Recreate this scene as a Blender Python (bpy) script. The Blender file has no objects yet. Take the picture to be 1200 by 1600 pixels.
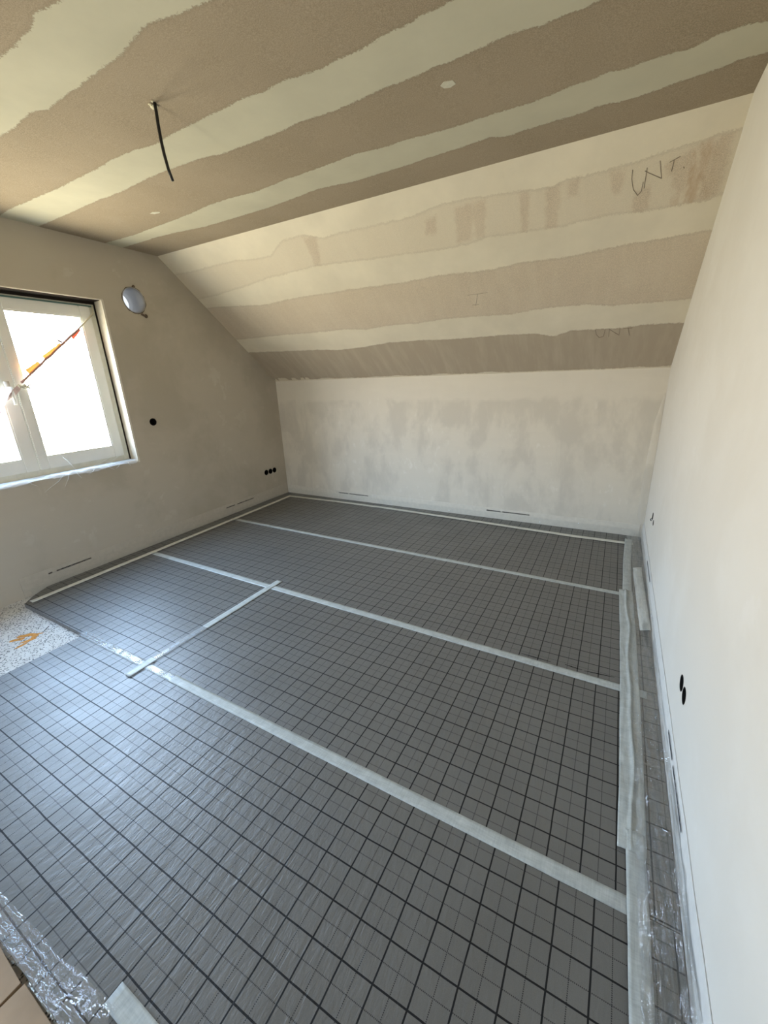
import bpy, bmesh, math, random
from mathutils import Vector, Matrix, noise

# ------------------------------------------------------------------ camera, world, exposure
sc = bpy.context.scene
cam_d = bpy.data.cameras.new('camera')
cam = bpy.data.objects.new('camera', cam_d)
sc.collection.objects.link(cam)
sc.camera = cam
cam_d.sensor_fit = 'AUTO'
cam_d.sensor_width = 36.0
cam_d.lens = 635.06 / 1600 * 36.0
cam_d.clip_start = 0.02
RIGHT = Vector((0.874, 0.485, -0.039))
DOWN = Vector((0.120, -0.292, -0.949))
FWD = Vector((-0.471, 0.824, -0.314))
FWD.normalize()
RIGHT = (RIGHT - FWD * RIGHT.dot(FWD)).normalized()
UP = RIGHT.cross(FWD)
cam.matrix_world = Matrix(((RIGHT.x, UP.x, -FWD.x, 0.7819),
                           (RIGHT.y, UP.y, -FWD.y, -0.9056),
                           (RIGHT.z, UP.z, -FWD.z, 1.5187),
                           (0, 0, 0, 1)))

sc.view_settings.view_transform = 'Standard'
sc.view_settings.look = 'None'
sc.view_settings.exposure = 0.66
sc.view_settings.gamma = 1.0
sc.view_settings.use_curve_mapping = False
sc.cycles.max_bounces = 14
sc.cycles.diffuse_bounces = 8
sc.cycles.glossy_bounces = 4
sc.cycles.transmission_bounces = 4
sc.cycles.transparent_max_bounces = 12
sc.cycles.caustics_reflective = False
sc.cycles.caustics_refractive = False
sc.cycles.sample_clamp_indirect = 12.0

SKY = 24.0
world = bpy.data.worlds.new('daylight')
sc.world = world
world.use_nodes = True
wn, wl = world.node_tree.nodes, world.node_tree.links
wn.clear()
w_out = wn.new('ShaderNodeOutputWorld')
w_bg = wn.new('ShaderNodeBackground')
w_tc = wn.new('ShaderNodeTexCoord')
w_sep = wn.new('ShaderNodeSeparateXYZ')
w_map = wn.new('ShaderNodeMapRange')
w_map.inputs['From Min'].default_value = -1
w_map.inputs['From Max'].default_value = 1
w_ramp = wn.new('ShaderNodeValToRGB')
cr = w_ramp.color_ramp
cr.elements[0].position = 0.0
cr.elements[0].color = (0.56, 0.50, 0.36, 1)        # sunlit ground below the gable
cr.elements[1].position = 1.0
cr.elements[1].color = (0.22, 0.40, 0.72, 1)        # blue overhead
for pos, c in ((0.44, (0.80, 0.73, 0.56, 1)), (0.49, (1.0, 0.95, 0.86, 1)), (0.56, (1.0, 0.99, 0.97, 1)),
               (0.66, (0.94, 1.23, 1.62, 1)), (0.84, (0.62, 0.90, 1.30, 1))):
    e = cr.elements.new(pos)
    e.color = c
w_bg.inputs['Strength'].default_value = SKY
wl.new(w_tc.outputs['Generated'], w_sep.inputs[0])
wl.new(w_sep.outputs['Z'], w_map.inputs['Value'])
wl.new(w_map.outputs['Result'], w_ramp.inputs['Fac'])
wl.new(w_ramp.outputs['Color'], w_bg.inputs['Color'])
wl.new(w_bg.outputs[0], w_out.inputs['Surface'])

def portal(name, loc, rot, sx, sy):
    d = bpy.data.lights.new(name, 'AREA')
    d.shape = 'RECTANGLE'
    d.size, d.size_y = sx, sy
    d.cycles.is_portal = True
    o = bpy.data.objects.new(name, d)
    o.location = loc
    o.rotation_euler = rot
    sc.collection.objects.link(o)
portal('window_daylight', (-3.40, 0.565, 1.54), (0, math.radians(-90), 0), 1.5, 1.6)
FILL_OPENING = (-1.25, -0.70, 0.95, 2.0)  # unseen opening, added to let in fill light from behind
portal('rear_fill_daylight', (sum(FILL_OPENING[:2]) / 2, -2.43, 1.475), (math.radians(90), 0, 0), 0.6, 1.1)

# ------------------------------------------------------------------ helpers
random.seed(4)
COL = sc.collection

def make(name, verts, faces, mat=None, loc=(0, 0, 0), parent=None, smooth=False, mats=None, mat_idx=None):
    me = bpy.data.meshes.new(name)
    me.from_pydata([tuple(v) for v in verts], [], faces)
    for m in (mats or ([mat] if mat else [])):
        me.materials.append(m)
    if mat_idx:
        for p, i in zip(me.polygons, mat_idx):
            p.material_index = i
    if smooth:
        for p in me.polygons:
            p.use_smooth = True
    me.update()
    o = bpy.data.objects.new(name, me)
    o.location = loc
    COL.objects.link(o)
    if parent:
        o.parent = parent
    return o

def empty(name, loc):
    o = bpy.data.objects.new(name, None)
    o.location = loc
    o.empty_display_size = 0.05
    COL.objects.link(o)
    return o

def tag(o, label, cat, group=None):
    o['label'] = label
    o['category'] = cat
    if group:
        o['group'] = group
    return o

def structure(o, label=None):
    o['kind'] = 'structure'
    if label:
        o['label'] = label
    return o

class MB:
    """collects shapes for one mesh"""
    def __init__(self):
        self.v, self.f = [], []
    def add(self, vs, fs):
        n = len(self.v)
        self.v += [tuple(x) for x in vs]
        self.f += [tuple(i + n for i in f) for f in fs]
    def box(self, a, b):
        x0, y0, z0 = a
        x1, y1, z1 = b
        self.add([(x0, y0, z0), (x1, y0, z0), (x1, y1, z0), (x0, y1, z0), (x0, y0, z1), (x1, y0, z1), (x1, y1, z1), (x0, y1, z1)],
                 [(0, 3, 2, 1), (4, 5, 6, 7), (0, 1, 5, 4), (1, 2, 6, 5), (2, 3, 7, 6), (3, 0, 4, 7)])
    def hexa(self, p):
        self.add(p, [(0, 3, 2, 1), (4, 5, 6, 7), (0, 1, 5, 4), (1, 2, 6, 5), (2, 3, 7, 6), (3, 0, 4, 7)])
    def tube(self, pts, r, n=10, cap=True):
        pts = [Vector(p) for p in pts]
        rs = r if isinstance(r, (list, tuple)) else [r] * len(pts)
        rings = []
        up = Vector((0.31, 0.17, 0.93))
        for i, p in enumerate(pts):
            t = (pts[min(i + 1, len(pts) - 1)] - pts[max(i - 1, 0)]).normalized()
            a = t.cross(up)
            if a.length < 1e-4:
                a = t.cross(Vector((1, 0, 0)))
            a.normalize()
            b = t.cross(a)
            rings.append([p + (a * math.cos(2 * math.pi * k / n) + b * math.sin(2 * math.pi * k / n)) * rs[i] for k in range(n)])
        vs = [q for rg in rings for q in rg]
        fs = []
        for i in range(len(rings) - 1):
            for k in range(n):
                fs.append((i * n + k, i * n + (k + 1) % n, (i + 1) * n + (k + 1) % n, (i + 1) * n + k))
        if cap:
            fs.append(tuple(range(n))[::-1])
            fs.append(tuple((len(rings) - 1) * n + k for k in range(n)))
        self.add(vs, fs)
    def build(self, name, mat, loc=(0, 0, 0), parent=None, smooth=False):
        L = Vector(loc)
        return make(name, [Vector(v) - L for v in self.v], self.f, mat, loc if parent is None else (0, 0, 0), parent, smooth)
    def child(self, name, mat, parent, smooth=False):
        """vertices are in room coordinates, the parent stands unrotated"""
        L = Vector(parent.location)
        return make(name, [Vector(v) - L for v in self.v], self.f, mat, (0, 0, 0), parent, smooth)

def grid_surface(nu, nv, fn):
    vs = [fn(i / (nu - 1), j / (nv - 1)) for j in range(nv) for i in range(nu)]
    fs = [(j * nu + i, j * nu + i + 1, (j + 1) * nu + i + 1, (j + 1) * nu + i) for j in range(nv - 1) for i in range(nu - 1)]
    return vs, fs

def nz(x, y, z=0.0):
    return noise.noise(Vector((x, y, z)))

def ridged(x, y, z=0.0, oct=3):
    s, a, f = 0.0, 1.0, 1.0
    for k in range(oct):
        s += a * (1 - 2 * abs(nz(x * f, y * f, z + 7.3 * k)))
        a *= 0.5
        f *= 2.1
    return s

def interp(poly, x):
    if x <= poly[0][0]:
        return poly[0][1]
    for (x0, y0), (x1, y1) in zip(poly, poly[1:]):
        if x <= x1:
            return y0 + (y1 - y0) * (x - x0) / max(x1 - x0, 1e-6)
    return poly[-1][1]

# ------------------------------------------------------------------ materials
def new_mat(name):
    m = bpy.data.materials.new(name)
    m.use_nodes = True
    nt = m.node_tree
    nt.nodes.clear()
    return m, nt

class NT:
    def __init__(self, nt):
        self.nt, self.n, self.l = nt, nt.nodes, nt.links
        self.tc = None
    def node(self, t, **kw):
        nd = self.n.new(t)
        for k, v in kw.items():
            setattr(nd, k, v)
        return nd
    def link(self, a, b):
        self.l.new(a, b)
    def val(self, sock, v):
        if hasattr(v, 'is_linked') or hasattr(v, 'links'):
            self.l.new(v, sock)
        else:
            sock.default_value = v
    def coord(self, scale=(1, 1, 1), rot=(0, 0, 0)):
        if self.tc is None:
            self.tc = self.node('ShaderNodeTexCoord')
        mp = self.node('ShaderNodeMapping')
        mp.inputs['Scale'].default_value = scale
        mp.inputs['Rotation'].default_value = rot
        self.link(self.tc.outputs['Object'], mp.inputs['Vector'])
        return mp.outputs['Vector']
    def noise(self, scale, detail=4, rough=0.55, vec=None, dist=0.0):
        nd = self.node('ShaderNodeTexNoise')
        nd.inputs['Scale'].default_value = scale
        nd.inputs['Detail'].default_value = detail
        nd.inputs['Roughness'].default_value = rough
        nd.inputs['Distortion'].default_value = dist
        self.link(vec if vec is not None else self.coord(), nd.inputs['Vector'])
        return nd.outputs['Fac']
    def math(self, op, a, b=0.0, c=None):
        nd = self.node('ShaderNodeMath', operation=op)
        self.val(nd.inputs[0], a)
        self.val(nd.inputs[1], b)
        if c is not None:
            self.val(nd.inputs[2], c)
        return nd.outputs[0]
    def rng(self, v, a, b, c=0.0, d=1.0, smooth=False):
        nd = self.node('ShaderNodeMapRange')
        if smooth:
            nd.interpolation_type = 'SMOOTHSTEP'
        self.val(nd.inputs['Value'], v)
        nd.inputs['From Min'].default_value = a
        nd.inputs['From Max'].default_value = b
        nd.inputs['To Min'].default_value = c
        nd.inputs['To Max'].default_value = d
        return nd.outputs['Result']
    def mix(self, f, a, b):
        nd = self.node('ShaderNodeMix', data_type='RGBA')
        self.val(nd.inputs[0], f)
        for s, v in ((nd.inputs[6], a), (nd.inputs[7], b)):
            if isinstance(v, tuple):
                s.default_value = (*v, 1) if len(v) == 3 else v
            else:
                self.link(v, s)
        return nd.outputs[2]
    def bump(self, h, strength=0.3, dist=0.01):
        nd = self.node('ShaderNodeBump')
        nd.inputs['Strength'].default_value = strength
        nd.inputs['Distance'].default_value = dist
        self.link(h, nd.inputs['Height'])
        return nd.outputs['Normal']
    def attr(self, name):
        nd = self.node('ShaderNodeAttribute')
        nd.attribute_name = name
        return nd.outputs['Fac']
    def principled(self, color, rough=0.8, spec=0.3, normal=None, **kw):
        p = self.node('ShaderNodeBsdfPrincipled')
        if isinstance(color, tuple):
            p.inputs['Base Color'].default_value = (*color, 1)
        else:
            self.link(color, p.inputs['Base Color'])
        self.val(p.inputs['Roughness'], rough)
        p.inputs['Specular IOR Level'].default_value = spec
        for k, v in kw.items():
            p.inputs[k.replace('_', ' ')].default_value = v
        if normal is not None:
            self.link(normal, p.inputs['Normal'])
        return p.outputs[0]
    def out(self, sh):
        o = self.node('ShaderNodeOutputMaterial')
        self.link(sh, o.inputs['Surface'])

def plain(name, color, rough=0.6, spec=0.3, bump=0.0, scale=40, var=0.08, **kw):
    m, nt = new_mat(name)
    t = NT(nt)
    nf = t.noise(scale, 4)
    c2 = tuple(max(0, c * (1 - var)) for c in color)
    c3 = tuple(min(1, c * (1 + var)) for c in color)
    col = t.mix(t.rng(nf, 0.3, 0.7), c2, c3)
    nrm = t.bump(t.noise(scale * 3, 3), bump, 0.004) if bump else None
    t.out(t.principled(col, rough, spec, nrm, **kw))
    return m

def plaster(name, base, dark, light, blot=1.6, amount=0.5, bump=0.12, stretch=(1, 1, 1), seed_rot=0.0, smooth_above=None):
    """smoothed gypsum skim: broad cloudy blotches, trowel sweeps, a few pale dabs"""
    m, nt = new_mat(name)
    t = NT(nt)
    v = t.coord(stretch, (seed_rot, 0.2, 0.4))
    big = t.noise(blot, 5, 0.6, v, 0.2)
    mid = t.noise(blot * 4.0, 4, 0.6, v, 0.4)
    if smooth_above:                       # a smoother, freshly drawn strip along the top of the wall
        sp = t.node('ShaderNodeSeparateXYZ')
        t.link(t.coord(), sp.inputs[0])
        zz = t.math('ADD', sp.outputs['Z'], t.math('MULTIPLY', t.math('SUBTRACT', t.noise(5, 4), 0.5), 0.15))
        amount = t.rng(zz, smooth_above - .02, smooth_above + .03, amount, amount * 0.15)
    col = t.mix(t.math('MULTIPLY', t.rng(big, 0.42, 0.62, smooth=True), amount), base, dark)
    dab = t.math('MULTIPLY', t.rng(mid, 0.58, 0.66, smooth=True), t.rng(big, 0.56, 0.36))
    col = t.mix(t.math('MULTIPLY', dab, t.math('MULTIPLY', amount, 0.9)), col, light)
    sweep = t.noise(9, 3, 0.5, t.coord((0.35, 0.35, 1.6), (0.5, 0.3, 0.2)), 0.5)
    col = t.mix(t.rng(sweep, 0.35, 0.7, 0.0, 0.12), col, dark)
    h = t.math('ADD', t.math('MULTIPLY', mid, 0.6), t.math('MULTIPLY', t.noise(160, 2), 0.12))
    t.out(t.principled(col, 0.85, 0.2, t.bump(h, bump, 0.01)))
    return m

M = {}
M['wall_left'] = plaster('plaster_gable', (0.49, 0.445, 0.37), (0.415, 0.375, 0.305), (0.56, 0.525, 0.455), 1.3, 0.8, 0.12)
M['wall_back'] = plaster('plaster_knee', (0.66, 0.615, 0.525), (0.53, 0.495, 0.425), (0.74, 0.705, 0.63), 2.3, 0.72, 0.15, (1.5, 1, 0.8), 0.0, 1.26)
M['wall_right'] = plaster('plaster_white', (0.72, 0.695, 0.635), (0.66, 0.625, 0.555), (0.77, 0.75, 0.71), 1.1, 0.6, 0.08, (1, 1, 1), 1.9)
M['wall_front'] = plaster('plaster_front', (0.62, 0.60, 0.55), (0.55, 0.52, 0.46), (0.7, 0.68, 0.64), 1.3, 0.5, 0.1)

def board(name, skim, board_c, board_d, slope):
    """plasterboard with bands of skim; the 'band' attribute is the signed distance (m) into a band"""
    m, nt = new_mat(name)
    t = NT(nt)
    sd = t.attr('band')
    rag = t.noise(26 if not slope else 18, 5, 0.7, t.coord((1.0, 0.55, 1.0) if slope else (0.8, 1, 1)))
    fine = t.noise(110, 3, 0.7)
    e = t.math('ADD', sd, t.math('MULTIPLY', t.math('SUBTRACT', rag, 0.5), 0.030))
    e = t.math('ADD', e, t.math('MULTIPLY', t.math('SUBTRACT', fine, 0.5), 0.036))
    band = t.rng(e, -0.003, 0.003)
    rim = t.math('MULTIPLY', t.rng(e, -0.016, -0.002), t.rng(e, 0.004, -0.002))
    cloud = t.noise(1.8, 5, 0.6)
    bc = t.mix(t.rng(cloud, 0.35, 0.65), board_c, board_d)
    grain = t.noise(240, 2, 0.6)
    bc = t.mix(t.rng(grain, 0.38, 0.66, 0.0, 0.85), bc, tuple(c * 1.30 for c in board_c))
    if slope:
        lower = t.rng(t.attr('tone'), 0.0, 1.0)
        bc = t.mix(lower, bc, tuple(c * 0.90 for c in board_d))
        film = t.attr('film')
        fe = t.math('ADD', film, t.math('MULTIPLY', t.math('SUBTRACT', t.noise(22, 4, 0.6), 0.5), 0.05))
        bc = t.mix(t.math('MULTIPLY', t.rng(fe, -0.01, 0.012), 0.62), bc, tuple(c * 0.94 for c in skim))
        streak = t.noise(14, 4, 0.6, t.coord((1.0, 0.16, 0.16)))
        bc = t.mix(t.rng(streak, 0.45, 0.85, 0.0, 0.25), bc, skim)
        rust = t.math('MULTIPLY', t.rng(t.attr('rust'), 0.0, 1.0), t.rng(t.noise(11, 4, 0.6, t.coord((1.6, 0.5, 0.5))), 0.45, 0.65))
        bc = t.mix(t.math('MULTIPLY', rust, 0.55), bc, (0.36, 0.20, 0.09))
    sc_ = t.mix(t.rng(t.noise(3.0, 5, 0.6), 0.3, 0.7), skim, tuple(c * 0.88 for c in skim))
    col = t.mix(band, bc, sc_)
    col = t.mix(t.math('MULTIPLY', rim, 0.22), col, tuple(c * 0.7 for c in board_d))
    h = t.math('ADD', t.math('MULTIPLY', band, 0.5), t.math('MULTIPLY', t.math('MULTIPLY', t.noise(190, 3, 0.6), t.math('SUBTRACT', 1.15, band)), 0.35))
    h = t.math('ADD', h, t.math('MULTIPLY', t.noise(24, 3, 0.5), 0.18))
    t.out(t.principled(col, 0.88, 0.15, t.bump(h, 0.35, 0.006)))
    return m
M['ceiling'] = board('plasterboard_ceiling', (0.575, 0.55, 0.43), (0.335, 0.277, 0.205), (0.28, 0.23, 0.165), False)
M['slope'] = board('plasterboard_slope', (0.74, 0.68, 0.55), (0.54, 0.465, 0.365), (0.47, 0.40, 0.31), True)

def mat_grid():
    """grey laminated foil with a printed 10 cm grid and a dotted 5 cm grid"""
    m, nt = new_mat('grid_foil')
    t = NT(nt)
    tc = t.node('ShaderNodeTexCoord')
    t.tc = tc
    sp = t.node('ShaderNodeSeparateXYZ')
    t.link(tc.outputs['Object'], sp.inputs[0])
    wob = t.math('MULTIPLY', t.math('SUBTRACT', t.noise(6, 2), 0.5), 0.004)
    u = t.math('ADD', sp.outputs['X'], wob)
    v = t.math('ADD', sp.outputs['Y'], wob)
    def solid(c):
        return t.math('LESS_THAN', t.math('PINGPONG', t.math('ADD', c, 50.0), 0.05), 0.0024)
    def dotted(c, d):
        line = t.math('LESS_THAN', t.math('PINGPONG', t.math('ADD', c, 50.05), 0.05), 0.0014)
        dots = t.math('LESS_THAN', t.math('FRACT', t.math('DIVIDE', t.math('ADD', d, 50.0), 0.0045)), 0.62)
        return t.math('MULTIPLY', line, dots)
    s = t.math('MAXIMUM', solid(u), solid(v))
    d = t.math('MAXIMUM', dotted(u, v), dotted(v, u))
    weave = t.noise(420, 2, 0.6)
    cloud = t.noise(2.2, 4, 0.6)
    base = t.mix(t.rng(cloud, 0.3, 0.7), (0.124, 0.119, 0.107), (0.104, 0.100, 0.091))
    base = t.mix(t.rng(weave, 0.35, 0.75, 0, 0.5), base, (0.15, 0.147, 0.138))
    col = t.mix(t.math('MULTIPLY', d, 0.85), base, (0.008, 0.008, 0.009))
    col = t.mix(s, col, (0.004, 0.004, 0.005))
    rip = t.noise(34, 4, 0.6, t.coord((2.2, 0.55, 1), (0, 0, 0.15)), 0.6)
    rip2 = t.noise(9, 3, 0.5, t.coord((1.6, 0.5, 1)), 0.6)
    h = t.math('ADD', t.math('MULTIPLY', rip, 0.5), t.math('MULTIPLY', rip2, 0.7))
    h = t.math('ADD', h, t.math('MULTIPLY', weave, 0.05))
    rough = t.rng(t.noise(3.0, 3), 0.3, 0.7, 0.36, 0.48)
    inked = t.math('MAXIMUM', s, t.math('MULTIPLY', d, 0.8))
    bs = t.principled(col, t.rng(inked, 0, 1, 0, 1), 0.5, t.bump(h, 0.62, 0.006))
    p = bs.node
    t.val(p.inputs['Roughness'], t.math('ADD', rough, t.math('MULTIPLY', inked, 0.15)))
    t.val(p.inputs['Specular IOR Level'], t.rng(inked, 0.0, 1.0, 0.62, 0.30))       # matter printing on a shiny foil
    t.out(bs)
    return m
M['grid'] = mat_grid()

def eps():
    """pale pressed granulate with dark beads"""
    m, nt = new_mat('granulate_board')
    t = NT(nt)
    vo = t.node('ShaderNodeTexVoronoi')
    vo.inputs['Scale'].default_value = 105
    t.link(t.coord(), vo.inputs['Vector'])
    sep = t.node('ShaderNodeSeparateColor')
    t.link(vo.outputs['Color'], sep.inputs[0])
    bead = t.math('MULTIPLY', t.math('GREATER_THAN', sep.outputs[0], 0.54), t.math('LESS_THAN', vo.outputs['Distance'], 0.46))
    col = t.mix(t.rng(t.noise(12, 4), 0.3, 0.7), (0.62, 0.605, 0.57), (0.52, 0.50, 0.46))
    col = t.mix(t.math('MULTIPLY', bead, 0.88), col, (0.06, 0.06, 0.06))
    t.out(t.principled(col, 0.8, 0.25, t.bump(vo.outputs['Distance'], 0.4, 0.004)))
    return m
M['eps'] = eps()
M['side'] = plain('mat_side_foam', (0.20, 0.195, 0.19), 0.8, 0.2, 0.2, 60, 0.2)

def tape_mat(name, color, alpha, rough, streak=0.25, spec=0.5):
    m, nt = new_mat(name)
    t = NT(nt)
    fib = t.noise(60, 4, 0.6, t.coord((0.3, 3.0, 1)))
    fib2 = t.noise(60, 4, 0.6, t.coord((3.0, 0.3, 1)))
    f = t.math('MULTIPLY', t.math('ADD', fib, fib2), 0.5)
    col = t.mix(t.rng(f, 0.35, 0.65), tuple(c * (1 - streak) for c in color), color)
    h = t.math('ADD', f, t.math('MULTIPLY', t.noise(25, 3), 0.6))
    sh = t.principled(col, rough, spec, t.bump(h, 0.25, 0.003))
    tr = t.node('ShaderNodeBsdfTransparent')
    mx = t.node('ShaderNodeMixShader')
    t.val(mx.inputs[0], t.rng(t.noise(18, 4, 0.6), 0.3, 0.7, max(0, alpha - 0.12), min(1, alpha + 0.08)))
    t.link(tr.outputs[0], mx.inputs[1])
    t.link(sh, mx.inputs[2])
    t.out(mx.outputs[0])
    return m
M['tape'] = tape_mat('milky_tape', (0.54, 0.565, 0.535), 0.84, 0.45)
M['tape_clear'] = tape_mat('clear_tape', (0.60, 0.64, 0.66), 0.42, 0.2, 0.15, 0.8)
M['tape_edge'] = tape_mat('pale_edge_tape', (0.72, 0.715, 0.64), 0.94, 0.5, 0.15)
M['tape_white'] = tape_mat('white_tape', (0.74, 0.75, 0.70), 0.95, 0.5)

def film_mat(name, milk, gloss_lo, gloss_hi, rough=0.12, tint=(0.97, 0.98, 0.985), bscale=30, bstr=0.6):
    m, nt = new_mat(name)
    t = NT(nt)
    h = t.math('ADD', t.noise(bscale, 4, 0.6, None, 1.5), t.math('MULTIPLY', t.noise(bscale * 3, 3, 0.6, None, 1.0), 0.4))
    nrm = t.bump(h, bstr, 0.012)
    tr = t.node('ShaderNodeBsdfTransparent')
    tr.inputs[0].default_value = (*tint, 1)
    di = t.node('ShaderNodeBsdfDiffuse')
    di.inputs[0].default_value = (0.8, 0.82, 0.83, 1)
    t.link(nrm, di.inputs['Normal'])
    m1 = t.node('ShaderNodeMixShader')
    m1.inputs[0].default_value = milk
    t.link(tr.outputs[0], m1.inputs[1])
    t.link(di.outputs[0], m1.inputs[2])
    gl = t.node('ShaderNodeBsdfGlossy')
    gl.inputs['Color'].default_value = (1, 1, 1, 1)
    gl.inputs['Roughness'].default_value = rough
    t.link(nrm, gl.inputs['Normal'])
    lw = t.node('ShaderNodeLayerWeight')
    lw.inputs[0].default_value = 0.35
    t.link(nrm, lw.inputs['Normal'])
    m2 = t.node('ShaderNodeMixShader')
    t.val(m2.inputs[0], t.rng(lw.outputs['Facing'], 0.0, 1.0, gloss_lo, gloss_hi))
    t.link(m1.outputs[0], m2.inputs[1])
    t.link(gl.outputs[0], m2.inputs[2])
    t.out(m2.outputs[0])
    return m
M['film'] = film_mat('clear_film', 0.04, 0.06, 0.46, 0.07, bscale=16, bstr=0.8)
M['film_thin'] = film_mat('thin_film', 0.012, 0.015, 0.09, 0.08, bscale=24, bstr=0.9)
M['film_sill'] = film_mat('sill_film', 0.42, 0.06, 0.25, 0.2)
M['glass'] = film_mat('window_glass', 0.0, 0.03, 0.25, 0.02, (0.97, 0.98, 0.98), 2, 0.0)
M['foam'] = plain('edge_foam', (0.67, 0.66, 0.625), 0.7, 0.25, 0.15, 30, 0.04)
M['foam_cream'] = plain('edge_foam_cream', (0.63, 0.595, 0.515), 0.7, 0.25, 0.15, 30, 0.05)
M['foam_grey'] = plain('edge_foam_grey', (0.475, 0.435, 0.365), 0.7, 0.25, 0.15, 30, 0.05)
M['ink'] = plain('printing_ink', (0.035, 0.035, 0.045), 0.7, 0.1)
M['pencil'] = plain('pencil_lead', (0.20, 0.165, 0.13), 0.6, 0.3)
M['pvc'] = plain('window_pvc', (0.78, 0.79, 0.76), 0.35, 0.45, 0.0, 8, 0.02)
M['pvc_dusty'] = plain('dusty_pvc', (0.66, 0.66, 0.58), 0.6, 0.3, 0.1, 14, 0.08)
M['gap_shade'] = plain('dark_gap_shade', (0.025, 0.02, 0.017), 0.9, 0.1)  # near-black colour for the shade and gap round the frame
M['teal'] = plain('teal_film_edge', (0.10, 0.19, 0.18), 0.5, 0.3)
M['bead'] = plain('corner_bead', (0.66, 0.63, 0.55), 0.6, 0.3, 0.2, 30, 0.06)
M['reveal'] = plain('reveal_plaster', (0.50, 0.46, 0.38), 0.8, 0.2, 0.2, 20, 0.10)
M['pipe'] = plain('pipe_plastic', (0.36, 0.355, 0.36), 0.4, 0.4, 0.0, 9, 0.03)
M['mortar'] = plain('rough_mortar', (0.13, 0.105, 0.075), 0.95, 0.1, 0.6, 40, 0.3)
M['black'] = plain('black_plastic', (0.006, 0.006, 0.006), 0.7, 0.15)
M['cable'] = plain('cable_sheath', (0.008, 0.008, 0.008), 0.4, 0.4)
M['chip'] = plain('plaster_chip', (0.78, 0.74, 0.56), 0.9, 0.1, 0.4)
def flag_mat(name, c):
    m, nt = new_mat(name)
    t = NT(nt)
    tr = t.node('ShaderNodeBsdfTranslucent')
    tr.inputs[0].default_value = (*c, 1)
    mx = t.node('ShaderNodeMixShader')
    mx.inputs[0].default_value = 0.085
    t.link(t.principled(c, 0.5, 0.3), mx.inputs[1])
    t.link(tr.outputs[0], mx.inputs[2])
    t.out(mx.outputs[0])
    return m
M['orange'] = flag_mat('orange_tape', (0.90, 0.32, 0.07))
M['red'] = flag_mat('red_tape', (0.85, 0.10, 0.05))
M['rope'] = plain('twisted_tape', (0.42, 0.24, 0.20), 0.6, 0.3, 0.3, 90, 0.3)
M['string'] = plain('pale_string', (0.62, 0.58, 0.46), 0.8, 0.2)
M['whitebit'] = plain('white_tape_scrap', (0.75, 0.72, 0.70), 0.5, 0.3)
M['puffoam'] = plain('orange_foam_residue', (0.55, 0.24, 0.045), 0.7, 0.3, 0.6, 90, 0.35)
M['card'] = plain('brown_cardboard', (0.36, 0.255, 0.165), 0.85, 0.15, 0.1, 16, 0.07)
M['strand'] = plain('pale_strand', (0.75, 0.78, 0.78), 0.4, 0.4)
M['rust_metal'] = plain('brown_metal', (0.14, 0.10, 0.07), 0.6, 0.4)
M['grime'] = plain('dirt_mark', (0.09, 0.085, 0.08), 0.9, 0.1)

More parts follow.
